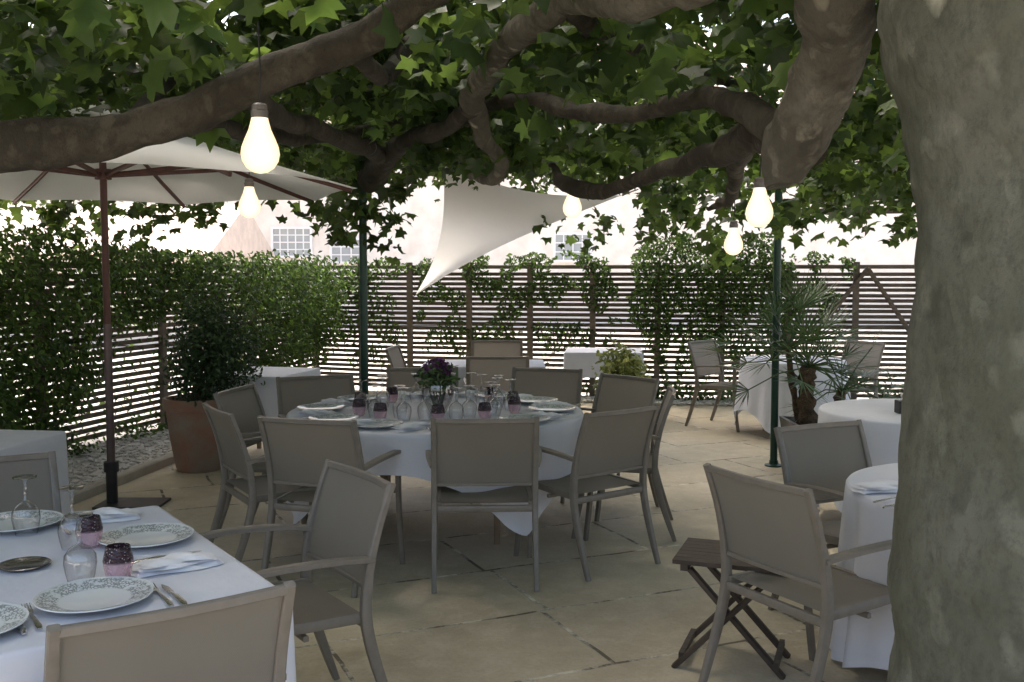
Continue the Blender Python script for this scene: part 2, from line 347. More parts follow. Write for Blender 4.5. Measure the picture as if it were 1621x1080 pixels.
# ------------------------------------------------------------ fences
def fence(name,label,P,spacing,group,top=1.68,brace=False):
    root=thing(name,label,'fence',(0,0,0),0,group)
    sl=MB(); cap=MB()
    for (a,b) in zip(P[:-1],P[1:]):
        z=.08
        while z<top-.05:
            j=random.uniform(-.004,.004)
            sl.sweep([(a[0],a[1],z+j),(b[0],b[1],z+random.uniform(-.004,.004))],.016,.045); z+=.0655
        cap.sweep([(a[0],a[1],top),(b[0],b[1],top)],.06,.05)
    sl.build('slat_panel',M['slat'],root); cap.build('top_rail',M['post'],root)
    for (a,b) in zip(P[:-1],P[1:]):
        L=math.dist(a,b); n=max(1,round(L/spacing)); nx,ny=(b[1]-a[1])/L,-(b[0]-a[0])/L
        for k in range(n):
            t=k/n; m=MB(); m.box((a[0]+(b[0]-a[0])*t+nx*.048,a[1]+(b[1]-a[1])*t+ny*.048,.87),(.07,.055,1.74),math.atan2(b[1]-a[1],b[0]-a[0])); m.build('post',M['post'],root)
    if brace:
        for (p,q) in (((4.35,1.66),(3.85,1.0)),((4.35,1.66),(5.15,.45))):
            m=MB(); m.sweep([(p[0],backY(p[0])-.1,p[1]),(q[0],backY(q[0])-.1,q[1])],.05,.03,(0,1,0)); m.build('brace',M['slat'],root)
    return root
fence('slatted_fence','weathered horizontal slat fence with diagonal braces across the back of the terrace',BP,.74,'slatted fences round the terrace',brace=True)
fence('slatted_fence','slatted fence running along the left side under the hedge',[(LF(1.5),1.5),(LF(7),7),(LF(10.45),10.45),(-2.7,14)],1.75,'slatted fences round the terrace')
# ------------------------------------------------------------ leaf clouds
OUT=[(0,-.30),(.20,-.42),(.46,-.34),(.30,-.10),(.62,.14),(.30,.20),(.22,.36)]
full=OUT+[(0,.66)]+[(-x,y) for x,y in reversed(OUT[1:])]
PV=[(0,0,.04)]+[(x,y,-.25*(x*x+y*y)+(.06 if abs(x)<.3 else -.05)) for x,y in full]
PT=[(0,i,i%len(full)+1) for i in range(1,len(full)+1)]
T_PLANE=(np.array(PV),np.array(PT))
T_OVAL=(np.array([(0,-.5,0),(.26,-.1,.08),(.2,.25,.06),(0,.55,-.05),(-.2,.25,.06),(-.26,-.1,.08),(0,0,-.02)]),np.array([(6,0,1),(6,1,2),(6,2,3),(6,3,4),(6,4,5),(6,5,0)]))
def cloud(name,P,Nn,S,templ,mat,parent=None,droop=0.):
    P=np.asarray(P,float); n=len(P); Nn=np.asarray(Nn,float); Nn/=np.linalg.norm(Nn,axis=1)[:,None]
    A=rng.normal(size=(n,3)); A[:,2]-=droop; A-= (A*Nn).sum(1)[:,None]*Nn; A/=np.linalg.norm(A,axis=1)[:,None]
    B=np.cross(A,Nn); tv,tt=templ; S=np.asarray(S,float)[:,None,None]
    zc=rng.uniform(.4,2.8,n)[:,None,None]; xs=rng.uniform(.7,1.1,n)[:,None,None]; cu=rng.uniform(-.3,1.2,n)[:,None,None]
    Z=zc*tv[None,:,2:3]-cu*(tv[None,:,1:2]**2)*.5+cu*.4*tv[None,:,0:1]**2
    V=P[:,None,:]+S*(xs*tv[None,:,0:1]*B[:,None,:]+tv[None,:,1:2]*A[:,None,:]+Z*Nn[:,None,:])
    k=len(tv); V=V.reshape(-1,3); T=(tt[None]+(np.arange(n)*k)[:,None,None]).reshape(-1)
    me=bpy.data.meshes.new(name); me.vertices.add(len(V)); me.vertices.foreach_set('co',V.ravel().astype(np.float32))
    me.loops.add(len(T)); me.loops.foreach_set('vertex_index',T.astype(np.int32))
    nf=len(T)//3; me.polygons.add(nf); me.polygons.foreach_set('loop_start',(np.arange(nf)*3).astype(np.int32))
    me.update(calc_edges=True); me.validate()
    at_=me.attributes.new('rnd','FLOAT','POINT'); at_.data.foreach_set('value',np.repeat(rng.random(n),k).astype(np.float32))
    me.materials.append(mat); o=bpy.data.objects.new(name,me); COL.objects.link(o)
    if parent: o.parent=parent
    return o
def up_normals(n,tilt):
    v=rng.normal(size=(n,3))*tilt; v[:,2]+=1; return v
# ------------------------------------------------------------ plane trees
ro=Vector((1.34,2.42,0)); right_tree=thing('plane_tree','big plane tree with mottled bark trunk filling the right edge','tree',tuple(ro))
def loc(p,o): return tuple(Vector(p)-o)
mb=MB()
limb(mb,[(.05,.0,-.05),(.03,0,.35),(0,0,.8),(-.0,0,1.25),(0,0,1.65),(0,0,1.85),(-.01,0,2.05),(-.04,.02,2.3),(-.06,.05,2.7),(-.05,.1,3.3)],[.47,.42,.39,.365,.355,.355,.385,.42,.38,.28],n=72,seg=16,bump=.045,fr=5,up=(0,1,0))
mb.build('trunk',M['bark'],right_tree)
BANDS=[]
def proj(p):
    q=Vector(p)-Vector((0,0,H)); fw=Vector((0,math.cos(TH),-math.sin(TH))); upv=Vector((0,math.sin(TH),math.cos(TH)))
    dd=q.dot(fw)
    if dd<.1: return (-9999,-9999)
    return (810.5+F*q.x/dd,540-F*q.dot(upv)/dd)
def branch(pts,rad,mat,tree,o,band=None,**k):
    if band: BANDS.append(([proj(p)+(p[1],) for p in catmull([list(q) for q in pts],5)],band))
    k.setdefault('wander',.03); k.setdefault('fr',8)
    mb=MB(); limb(mb,[loc(p,o) for p in pts],rad,**k); return mb.build('branch',mat,tree)
branch([(1.25,2.5,3.05),at(1345,-60,2.75),at(1325,50,2.95),at(1298,130,3.1),at(1268,200,3.2),at(1246,250,3.25),at(1240,292,3.27)],[.16,.12,.10,.105,.105,.085,.055],M['bark3'],right_tree,ro,80,n=34,seg=14,bump=.15,fr=8,wander=.01)
branch([at(1275,200,3.25),at(1215,188,3.45),at(1160,165,3.8),at(1090,160,4.2),at(1000,180,4.6),at(900,172,5.0),at(800,160,5.4),at(740,195,5.8)],[.08,.065,.048,.042,.04,.042,.034,.025],M['bark2'],right_tree,ro,22,bump=.24)
branch([at(1275,230,3.3),at(1200,222,3.8),at(1130,245,4.3),at(1040,275,5.0),at(960,300,5.6),at(905,296,6.0),at(870,262,6.4)],[.075,.062,.046,.04,.042,.05,.015],M['bark2'],right_tree,ro,28,bump=.24)
branch([at(1150,-60,2.8),at(1010,-5,3.2),at(900,-5,3.6),at(840,40,4.0),at(780,100,4.5),at(748,165,5.0),at(765,215,5.3),at(798,258,5.6),at(780,284,5.8),at(745,280,6.1)],[.09,.07,.06,.062,.055,.062,.045,.04,.034,.02],M['bark3'],right_tree,ro,18,bump=.22)
branch([at(1195,205,3.7),at(1168,245,4.6),at(1160,290,5.6),at(1150,318,6.6),at(1120,330,7.4)],[.06,.045,.04,.035,.012],M['bark2'],right_tree,ro,bump=.24)
branch([at(745,170,5.0),at(700,200,5.6),at(640,225,6.4),at(600,262,7.4),at(585,285,7.9)],[.05,.05,.055,.08,.1],M['bark2'],right_tree,ro,22,bump=.25)
branch([at(900,0,3.6),at(960,60,4.4),at(1060,95,5.2),at(1150,130,6),at(1220,120,6.8)],[.05,.04,.035,.03,.015],M['bark2'],right_tree,ro,bump=.24)
lo=Vector((-3.4,3.7,0)); left_tree=thing('plane_tree','plane tree whose long dark branch reaches in from the left','tree',tuple(lo))
mb=MB(); limb(mb,[(0,0,-.05),(0,0,.6),(.03,0,1.4),(0,.02,2.2),(-.05,0,3.1)],[.3,.25,.22,.24,.15],n=32,bump=.05,fr=4,up=(0,1,0)); mb.build('trunk',M['bark'],left_tree)
branch([(-3.4,3.7,1.9),at(-150,255,3.8),at(0,235,3.85),at(110,228,3.9),at(210,205,3.95),at(300,180,4.0),at(380,142,4.0),at(470,104,4.0),at(560,66,4.0),at(620,28,3.9),at(700,-20,3.8),at(800,-80,3.6)],[.13,.11,.098,.09,.078,.078,.078,.072,.072,.066,.06,.05],M['bark2'],left_tree,lo,55,n=28,bump=.14,fr=6,wander=.03)
branch([at(390,140,4.0),at(430,180,4.6),at(500,205,5.3),at(570,235,6.2),at(610,250,7.2),at(590,275,7.9)],[.055,.05,.05,.055,.06,.12],M['bark2'],left_tree,lo,22,bump=.25)
branch([at(300,182,4.1),at(360,205,5.2),at(450,215,6.0),at(540,215,6.8),at(640,190,7.2)],[.05,.045,.045,.04,.02],M['bark2'],left_tree,lo,bump=.25)
branch([at(560,70,4.0),at(600,120,4.6),at(660,60,5),at(720,120,5.6),at(790,105,6)],[.045,.04,.035,.035,.02],M['bark2'],left_tree,lo,bump=.25)
branch([at(200,208,4.0),at(240,150,4.5),at(300,95,5.2),at(330,40,5.8)],[.045,.035,.03,.02],M['bark2'],left_tree,lo,bump=.25)
def blocked(x,y,z,ex=0):
    px,py=proj((x,y,z))
    if 655<px<1010 and 275<py<470 and y<10.2: return True
    if -60<px<555 and y<9.0:
        t=float(np.interp(px,[-60,0,150,265,400,555],[290,270,236,213,258,300]))-6
        if t<py<312: return True
    if px<-300 or px>1900: return False
    for pts,wd in BANDS:
        for (a,b,Y) in pts:
            if y<Y+.05 and (px-a)**2+(py-b)**2<(wd+ex)**2: return True
    return False
def clusters(n,xr,yr,zf,keep):
    out=[]
    while len(out)<n:
        x=random.uniform(*xr); y=random.uniform(*yr)
        if not keep(x,y): continue
        z=zf(x,y)
        out.append((x,y,z))
    return out
def zf(x,y):
    b=2.36+.16*noise.noise(Vector((x*.9,y*.9,1)))
    if y<3.2: b+=.10
    if x<-.2 and y>4.4 and y<8.6: b+=.32
    if y>10: b+=.25
    th=.95+.6*noise.noise(Vector((x*.5,y*.5,5)))
    return b+th*random.random()**1.3
def keep(x,y):
    d=noise.noise(Vector((x*.75,y*.75,9)))
    if y<2.2 and abs(x-1.3)<.6: return False
    if x>.6 and y>4.5: return d>.0
    if 0<x<.9 and y>4: return d>-.07
    return d>-.25
CL=clusters(2500,(-6.5,6.8),(1.9,11.6),zf,keep)
HG=[(60,325,9.2,30,6),(110,330,9.2,35,8),(175,345,9.3,40,10),(215,330,9.3,35,8),(150,325,9.3,60,10),(240,340,9.3,20,4),(330,330,9.4,50,5),(300,325,9.4,50,6),(90,350,9.3,40,5),(190,375,9.2,20,3),
    (500,310,9.2,40,10),(520,345,8.2,22,8),(560,330,8.0,40,12),(610,300,8,35,12),(630,330,8,22,6),(530,375,8.2,15,5),(600,385,8.3,15,2),(640,270,7.6,25,6),
    (875,385,10.6,20,5),(910,392,10.6,15,3),(940,370,10.6,25,7),(1000,335,9.5,25,10),(1040,360,9,35,10),(1090,345,8,40,14),(1120,375,8.5,30,10),(1060,300,7.5,50,16),(1160,330,8.5,40,14),(1200,300,7.5,40,14),
    (985,385,10,12,3),(1270,330,8,30,10),(1300,360,8.5,25,8),(1330,290,7,40,14),(1390,270,7,40,14),(1430,300,7.5,30,12),(1370,340,8.5,30,8),(1430,365,8.5,25,7),(1280,270,7,40,12),(1250,240,6,40,12),(1400,220,6,40,12),(1340,210,6,40,10),
    (700,235,6.5,30,12),(860,240,6.5,30,14),(820,205,6,40,14),(650,230,6,35,10),(950,240,6.5,40,14),(1010,250,6.5,40,14),(1100,220,6,60,16),(560,160,6,60,16),(470,150,5.5,50,14),(300,130,5,60,14),(200,150,5,60,14),(80,160,5,60,14),(620,120,5,60,14),(570,260,7.5,40,12),(770,245,6.4,50,14),(720,190,6.4,50,14),(900,215,6.2,50,14),(680,150,5.6,60,14),(1000,130,5.2,60,10),(900,110,5.2,60,10)]
for (px,py,Y,sp,n) in HG:
    for _ in range(max(1,n//3)):
        CL.append(tuple(at(px+random.gauss(0,sp*.6),py+random.gauss(0,sp*.5),Y+random.uniform(-.4,.4)))+('h',))
PA=[];PB=[]
for c in CL:
    hang=len(c)==4
    k=random.randint(11,21) if not hang else random.randint(8,14)
    sg=.14 if not hang else .085
    pts=rng.normal(size=(k,3))*np.array([sg*1.1,sg*1.1,sg*.85])+np.array(c[:3])
    side=c[0]+.6*noise.noise(Vector((c[1],0,c[2])))
    for p in pts:
        if blocked(*p) and random.random()>.05: continue
        (PA if side>-.35 else PB).append(p)
PSHADE=[]  # upper leaves out of frame, added to block sun and sky light
while len(PSHADE)<7800:
    if len(PSHADE)<6600: x=random.uniform(-7,7.5); y=random.uniform(.3,14.3)
    else: x=random.uniform(-2,6); y=random.uniform(10.5,15)  # denser unseen leaves added to shade the far floor
    z=random.uniform(3.3,4.4)+.3*noise.noise(Vector((x,y,0)))
    z=max(z,H+.285*y+random.uniform(0,.8))
    PSHADE.append((x,y,z))
def tree_crown(P,shade_pts,tree,o):
    n=len(P); S=np.concatenate([rng.uniform(.075,.15,n),rng.uniform(.26,.36,len(shade_pts))])
    Q=np.array(list(P)+list(shade_pts))-np.array(o)
    return cloud('crown_with_shade_leaves',Q,up_normals(len(Q),.85),S,T_PLANE,M['leaf'],tree,droop=.8)  # visible crown leaves plus the added unseen light-blocking ones
tree_crown(PA,[p for p in PSHADE if p[0]>-.35],right_tree,ro); tree_crown(PB,[p for p in PSHADE if p[0]<=-.35],left_tree,lo)
# ------------------------------------------------------------ vines and hedge
def vine(label,pos,nrm,size,group=None,name='climbing_vine',mat='vine',cat='climbing plant'):
    o=cloud(name,pos,nrm,size,T_OVAL,M[mat],None,droop=.9); return tag(o,label,cat,group)
pos=[];nn=[]
while len(pos)<38000:
    y=3+11*random.random()**.72; z=random.uniform(.03,2.1)
    top=float(np.interp(y,[3,8.4,9.6,10.5,12,13,14],[2.1,1.95,1.90,1.83,1.82,1.76,1.64]))+.15*noise.noise(Vector((y*2.5,0,0)))+.07*noise.noise(Vector((y*9,0,0)))
    if z>top: continue
    low=float(np.interp(y,[3,8.7,9.1,9.4,10.5,10.9,11.4,12.2,13.6,14],[.0,.0,.3,1.1,1.15,1.25,.85,.35,.5,.9]))+.35*noise.noise(Vector((y*3,z,4)))
    if z<low and random.random()>.05: continue
    if noise.noise(Vector((y*2.4,z*2.4,2)))<-.42: continue
    th=.10+.36*min(1,max(0,(z-low)))**.5
    if y>11.2: th*=1.7
    x=LF(y)+th*random.uniform(-.35,1)*(1+.7*noise.noise(Vector((y*2,z*2,8))))
    pos.append((x+.05*noise.noise(Vector((y*5,z*5,0))),y,z)); nn.append((1+random.gauss(0,.6),-.5+random.gauss(0,.6),.8+random.gauss(0,.6)))
vine('dense leafy hedge of climbing greenery draped over the left fence',pos,nn,rng.uniform(.035,.085,len(pos)),name='climbing_hedge',cat='hedge')
def backvine(label,x0,x1,dens,n,zl=.3,zt=1.75,pw=1.,thick=.14):
    pos=[];nn=[];t=0
    while len(pos)<n and t<n*40:
        t+=1; x=random.uniform(x0,x1); z=random.uniform(.1,zt+.12)
        e=max(0,min(1,(x-x0)/.5,(x1-x)/.5))
        lowz=zl+.7*noise.noise(Vector((x*2.2,0,3)))+(1-e)*.6
        if z<lowz and random.random()>.1: continue
        if z>1.68+(zt-1.6)*e+.16*noise.noise(Vector((x*5,1,1))): continue
        if noise.noise(Vector((x*3.2,z*3.2,7)))<dens-(e*.3) : continue
        if random.random()>.25+.75*(z/1.7)**pw: continue
        pos.append((x,backY(x)-random.uniform(-.06,.06+thick*z/1.7),z)); nn.append((random.gauss(0,.6),-1+random.gauss(0,.5),.7+random.gauss(0,.5)))
    vine(label,pos,nn,rng.uniform(.035,.075,len(pos)),'vines climbing the back fence')
backvine('thin vine on the back fence behind the left green pole',-2.65,-1.2,.12,1300,.3,1.7)
backvine('vine spreading over the back fence on both sides of the sail tip',-1.4,1.6,.20,4300,.6,1.76)
backvine('thick vine mound on the back fence left of the potted palm',1.3,3.6,-.12,8200,.45,2.0,1.,.3)
backvine('sparse vine at the top of the back fence behind the potted palm',3.2,4.4,.22,700,1.0,1.75)
pos=[];nn=[]
for cx in (1.7,1.95,2.3,2.6,.75,3.4,4.6,5.0):
    for _ in range(150):
        pos.append((cx+random.gauss(0,.11),backY(cx)-.25+random.gauss(0,.08),abs(random.gauss(.08,.09))+.02)); nn.append((random.gauss(0,.7),-.4+random.gauss(0,.7),1))
o=cloud('ground_cover',pos,nn,rng.uniform(.04,.08,len(pos)),T_OVAL,M['vine']); tag(o,'low green ground cover plants along the foot of the back fence','ground cover',kind='stuff')
pos=[];nn=[]
for cy in (6.9,7.5,8.0,8.8,9.7,10.4):
    for _ in range(170):
        y=cy+random.gauss(0,.14); pos.append((LF(y)+.14+abs(random.gauss(0,.13)),y,abs(random.gauss(.05,.10))+.02)); nn.append((random.gauss(.4,.7),-.4+random.gauss(0,.7),1))
o=cloud('ground_cover',pos,nn,rng.uniform(.03,.07,len(pos)),T_OVAL,M['vine']); tag(o,'small green weeds growing among the pebbles under the left hedge','ground cover',kind='stuff')
# ------------------------------------------------------------ chairs
def proto_chair(label,group):
    t=thing('armchair',label,'chair',(0,0,0),0,group)
    PR=[(-.345,0),(-.295,.14),(-.245,.30),(-.22,.44),(-.235,.60),(-.275,.75),(-.328,.893)]
    FR=[(.27,0),(.245,.16),(.225,.32),(.215,.47),(.22,.635)]
    for s in(-1,1):
        q=catmull([(s*.262,y,z) for y,z in PR],3); n=len(q)
        m=MB(); m.sweep(q,[.026+.005*math.sin(PI*i/n) for i in range(n)],[.024+.015*math.sin(PI*min(1,i/n*1.3)) for i in range(n)],(0,1,0)); m.build('leg',M['frame'],t)
        q=catmull([(s*.268,y,z) for y,z in FR],3); n=len(q)
        m=MB(); m.sweep(q,.026,[.026+.012*i/n for i in range(n)],(0,1,0)); m.build('leg',M['frame'],t)
        q=catmull([(s*.262,-.245,.632),(s*.283,-.1,.652),(s*.292,.08,.66),(s*.285,.22,.652),(s*.278,.285,.636)],3); n=len(q)
        m=MB(); m.sweep(q,[.034+.014*math.sin(PI*min(1,.15+i/n)) for i in range(n)],[.02]*(n-1)+[.014]); m.build('armrest',M['frame'],t)
    m=MB()
    for s in(-1,1): m.sweep([(s*.243,-.225,.425),(s*.243,0,.432),(s*.243,.225,.445)],.024,.036)
    m.sweep([(-.25,-.222,.405),(.25,-.222,.405)],.022,.034); m.sweep([(-.25,.232,.428),(.25,.232,.428)],.026,.034)
    m.sweep([(-.255,.0,.395),(.255,.0,.395)],.02,.02)
    m.build('seat_frame',M['frame'],t)
    m=MB(); m.grid(lambda u,v:(-.235+.47*u,-.215+.455*v,.438+.014*v-.018*math.sin(PI*u)*math.sin(PI*v)-(.022 if v>.99 else 0)),10,12); m.build('seat',M['sling'],t)
    bq=catmull([(y,z) for y,z in PR],8)
    ys=[b[0] for b in bq]; zs=[b[1] for b in bq]
    def bk(u,v,o=0):
        z=.535+.345*v; y=float(np.interp(z,zs,ys)); return (-.252+.504*u,y-.018*math.sin(PI*u)*(.4+.6*v)+o,z)
    m=MB(); m.grid(lambda u,v:bk(u,v,0),12,8); m.build('backrest',M['sling'],t)
    m=MB(); m.sweep([bk(k/10,1.0) for k in range(11)],.022,.024); m.build('top_rail',M['frame'],t)
    m=MB(); m.sweep([bk(k/10,0.0) for k in range(11)],.016,.018); m.build('lower_rail',M['frame'],t)
    return t
P0=[None]
def chair(bx,by,fx,fy,label,group):
    f=Vector((fx,fy)).normalized(); ox,oy=bx+.325*f.x,by+.325*f.y; rz=math.atan2(-f.x,f.y)
    if P0[0] is None:
        P0[0]=proto_chair(label,group); P0[0].location=(ox,oy,0); P0[0].rotation_euler=(0,0,rz)
    else: dup(P0[0],(ox,oy,0),rz,label,group)
G1='armchairs around the big round table'; TC=(-.48,6.37)
chair(-.136,5.08,-.05,1,'taupe sling armchair with its back to the camera, centre front of the round table',G1)
chair(-1.04,5.07,.30,1,'taupe armchair at the front left of the round table, left of the centre front one',G1)
chair(.60,5.42,-.62,.80,'taupe armchair at the front right of the round table, back turned to camera',G1)
chair(1.00,6.30,-1,.12,'taupe armchair on the right side of the round table, seen from its side',G1)
chair(.83,7.12,-.75,-.65,'taupe armchair at the back right of the round table, beside the yellow variegated plant',G1)
chair(.27,7.68,-.3,-1,'taupe armchair on the far side of the round table, right of the flowers',G1)
chair(-.69,7.75,.1,-1,'taupe armchair on the far side of the round table, directly behind the flowers',G1)
chair(-1.40,7.15,.4,-.9,'taupe armchair at the back left of the round table, below the green pole',G1)
chair(-1.76,6.38,1,-.18,'taupe armchair on the left side of the round table, farther of two',G1)
chair(-1.60,5.45,.85,.52,'taupe armchair on the left side of the round table, nearer of two',G1)
G2='armchairs around the near left table'
chair(-.575,3.74,-.823,-.568,'taupe armchair at the right side of the near left table, facing left',G2)
chair(-.75,2.23,-.568,.823,'taupe armchair nearest the camera, cut off by the bottom edge',G2)
chair(-2.12,3.99,.568,-.823,'taupe armchair at the left edge, on the far side of the near left table',G2)
G3='armchairs around the right tables'
chair(.885,3.64,.87,.49,'taupe armchair beside the dark folding stool, facing the plane trunk',G3)
chair(1.50,4.90,.45,-.9,'taupe armchair behind the folding stool, between the two right tables',G3)
G4='armchairs at the far tables'
chair(-.125,8.75,0,1,'far armchair with its back to camera at the table behind the flowers',G4)
chair(-.16,10.75,0,-1,'farthest armchair against the back fence, behind the middle far table',G4)
chair(-1.17,9.85,1,-.1,'far armchair seen side-on at the left of the middle far table',G4)
chair(2.02,10.75,.75,-.65,'far armchair left of the round table behind the palm',G4)
chair(3.72,10.6,-.9,-.4,'far armchair right of the round table, partly behind the palm',G4)
# ------------------------------------------------------------ tables and cloths
def drape(label,contour,drop,loc_,rz,z=.752,amp=.03,flare=.03,seed=0,nf=11,group='white tablecloths',name='tablecloth',rows=12):
    n=len(contour); mb=MB(); vs=[(0,0,z)]
    sc=[.35,.7,.92,.985]
    for s_ in sc:
        for (x,y,nx,ny) in contour: vs.append((x*s_,y*s_,z+.0015*noise.noise(Vector((x*s_*6,y*s_*6,seed)))))
    per=[0]
    for i in range(n): per.append(per[-1]+math.dist(contour[i][:2],contour[(i+1)%n][:2]))
    T=[-.02,0.0]+[(k+1)/rows for k in range(rows)]
    for t in T:
        for i,(x,y,nx,ny) in enumerate(contour):
            a=2*PI*per[i]/per[-1]
            env=.3+.3*math.sin(2*a+seed*2)*math.sin(3*a+seed)
            f=(.55*math.sin(nf*a+seed+1.1*math.sin(3*a+seed))+.35*math.sin((nf*2-3)*a+2.1*seed)+.25*math.sin(5*a+seed*1.3))*(.6+env)
            d=drop(a,i); tt=max(0,t)
            o=(.0 if t<0 else .007)+flare*tt*min(1,d/.4)+amp*f*(tt**.75)*min(1,d/.35)
            zz=z if t<0 else max(.012,z-.010-tt*d)
            vs.append((x+nx*o,y+ny*o,zz))
    fs=[(0,1+i,1+(i+1)%n) for i in range(n)]
    for r in range(len(sc)+len(T)-1):
        a0=1+r*n; b0=a0+n
        fs+=[(a0+i,b0+i,b0+(i+1)%n,a0+(i+1)%n) for i in range(n)]
    mb.add(vs,fs); o=mb.build(name,M['cloth'],ang=80); o.location=loc_; o.rotation_euler=(0,0,rz); tag(o,label,'tablecloth',group); return o
def circ(Rr,n=180): return [(Rr*math.cos(2*PI*i/n),Rr*math.sin(2*PI*i/n),math.cos(2*PI*i/n),math.sin(2*PI*i/n)) for i in range(n)]
def rect(wx,wy,r=.025,ns=36):
    out=[];hx,hy=wx/2-r,wy/2-r
    for q,(cx,cy) in enumerate(((hx,hy),(-hx,hy),(-hx,-hy),(hx,-hy))):
        for k in range(6):
            a=q*PI/2+k/5*PI/2; out.append((cx+r*math.cos(a),cy+r*math.sin(a),math.cos(a),math.sin(a)))
        nxt=((-hx,hy),(-hx,-hy),(hx,-hy),(hx,hy))[q]; a=(q+1)*PI/2
        L0=Vector((cx+r*math.cos(a),cy+r*math.sin(a))); L1=Vector((nxt[0]+r*math.cos(a),nxt[1]+r*math.sin(a)))
        for k in range(1,ns): 
            p=L0.lerp(L1,k/ns); out.append((p.x,p.y,math.cos(a),math.sin(a)))
    return out
def sqdrop(s,Rr,rot,cap=.7):
    def f(a,i):
        b=a-rot; m=max(abs(math.cos(b)),abs(math.sin(b))); v=s/m-Rr
        return v if v<cap-.1 else cap-.1+.1*(1-math.exp(-(v-cap+.1)/.1))
    return f
def rectdrop(contour,L,c):
    hx=max(p[0] for p in contour); hy=max(p[1] for p in contour)
    def f(a,i):
        x,y=contour[i][:2]; d=min(math.hypot(abs(x)-hx,abs(y)-hy)/.22,1); return L+c*(1-d)
    return f
def table(shape,size,loc_,rz,label,name='dining_table'):
    t=thing(name,label,'table',(loc_[0],loc_[1],0),rz,'tables under white cloths')
    m=MB()
    if shape=='round':
        r=size; m.lathe([(0.001,.715),(r-.01,.715),(r,.72),(r,.742),(r-.01,.747),(.001,.747)],64); pts=[(r*.6*math.cos(a),r*.6*math.sin(a)) for a in (PI/4,3*PI/4,5*PI/4,7*PI/4)]
    else:
        m.box((0,0,.731),(size[0]-.004,size[1]-.004,.032)); pts=[(sx*(size[0]/2-.06),sy*(size[1]/2-.06)) for sx in(-1,1) for sy in(-1,1)]
    m.build('tabletop',M['twood'],t)
    for x,y in pts:
        q=MB(); q.sweep([(x,y,0),(x,y,.716)],[.035,.05],[.035,.05],(0,1,0)); q.build('leg',M['twood'],t)
table('round',.92,TC,0,'big round table under the square white cloth with the flowers')
drape('large white cloth with hanging corners on the big round table',circ(.925,240),sqdrop(1.14,.925,0,.60),(TC[0],TC[1],0),R(-10),amp=.036,flare=.03,seed=1.3,nf=14)
c0=Vector((-1.35,3.79)); e1=Vector((.568,-.823)); e2=Vector((-.823,-.568)); WX,WY=1.32,1.5
cc=c0+e1*WX/2+e2*WY/2; rz2=math.atan2(e1.y,e1.x)
ct=rect(WX,WY,.02,50)
table('rect',(WX-.02,WY-.02),cc,rz2,'near left table laid with plates and upturned glasses')
drape('white cloth on the near left table, cut off by the left edge',ct,rectdrop(ct,.33,.16),(cc.x,cc.y,0),rz2,amp=.018,flare=.02,seed=2.2,nf=9)
def rt(cx,cy,wx,wy,rz,L,c,labt,labc,seed):
    k=rect(wx,wy,.02,30); table('rect',(wx-.02,wy-.02),(cx,cy),rz,labt); drape(labc,k,rectdrop(k,L,c),(cx,cy,0),rz,amp=.02,flare=.02,seed=seed,nf=8)
rt(-2.95,5.22,.85,.8,R(-8),.62,.06,'square table at the left edge behind the far-side armchair','long white cloth on the square table at the left edge',3)
rt(-2.16,8.85,.66,.8,R(-14),.36,.18,'square table beside the terracotta pot','white cloth on the square table right of the terracotta pot',4)
rt(-.27,9.65,1.15,.75,R(0),.30,.15,'far table behind the flowers near the back fence','white cloth on the far table behind the flowers',5)
rt(1.02,11.2,.84,.7,R(-6),.26,.14,'small far table with a bare wooden leg showing','short white cloth on the small far table right of centre',6)
table('round',.50,(2.80,10.05),0,'far round table behind the palm'); drape('long white cloth on the far round table behind the palm',circ(.505,160),sqdrop(.98,.505,0),(2.80,10.05,0),R(20),amp=.05,flare=.05,seed=7.1,nf=9)
table('round',.62,(2.60,6.35),0,'round table half hidden behind the plane trunk, farther one'); drape('white cloth on the round table right of the palm, behind the trunk',circ(.625,180),sqdrop(1.13,.625,0),(2.60,6.35,0),R(10),amp=.032,flare=.03,seed=8.3,nf=11)
table('round',.62,(2.02,4.05),0,'round table half hidden behind the plane trunk, nearer one'); drape('long white cloth on the round table beside the trunk, nearest right',circ(.625,200),sqdrop(1.24,.625,0,.73),(2.02,4.05,0),R(30),amp=.05,flare=.04,seed=9.2,nf=13,rows=18)
# ------------------------------------------------------------ tableware prototypes
def once(fn):
    st={}
    def g(x,y,z,rz,label,group):
        if 'o' not in st:
            st['o']=fn(); o=st['o']; o.location=(x,y,z); o.rotation_euler=(0,0,rz); o['label']=label; o['group']=group
        else: o=dup(st['o'],(x,y,z),rz,label,group)
        return o
    return g
TZ=.7545
def _plate():
    m=MB(); m.lathe([(.001,.006),(.085,.006),(.098,.010),(.140,.020),(.150,.024),(.151,.021),(.10,.004),(.07,.0),(.001,.0)],48); return tag(m.build('dinner_plate',M['china']),'x','plate')
plate=once(_plate)
def _wine():
    m=MB(); m.lathe([(.034,.0),(.040,.025),(.045,.055),(.043,.08),(.029,.10),(.010,.112),(.0055,.12),(.005,.15),(.0055,.178),(.012,.188),(.037,.193),(.038,.197),(.001,.199)],28); return tag(m.build('wine_glass',M['glass']),'x','wine glass')
wine=once(_wine)
def _tumb():
    m=MB(); m.lathe([(.001,.002),(.026,.0),(.034,.012),(.040,.045),(.041,.06),(.036,.085),(.033,.1),(.030,.1),(.033,.08),(.036,.055),(.03,.012),(.001,.010)],28,wob=lambda a,z:1+.02*math.cos(14*a)); return tag(m.build('tumbler',M['tumbler']),'x','tumbler')
tumb=once(_tumb)
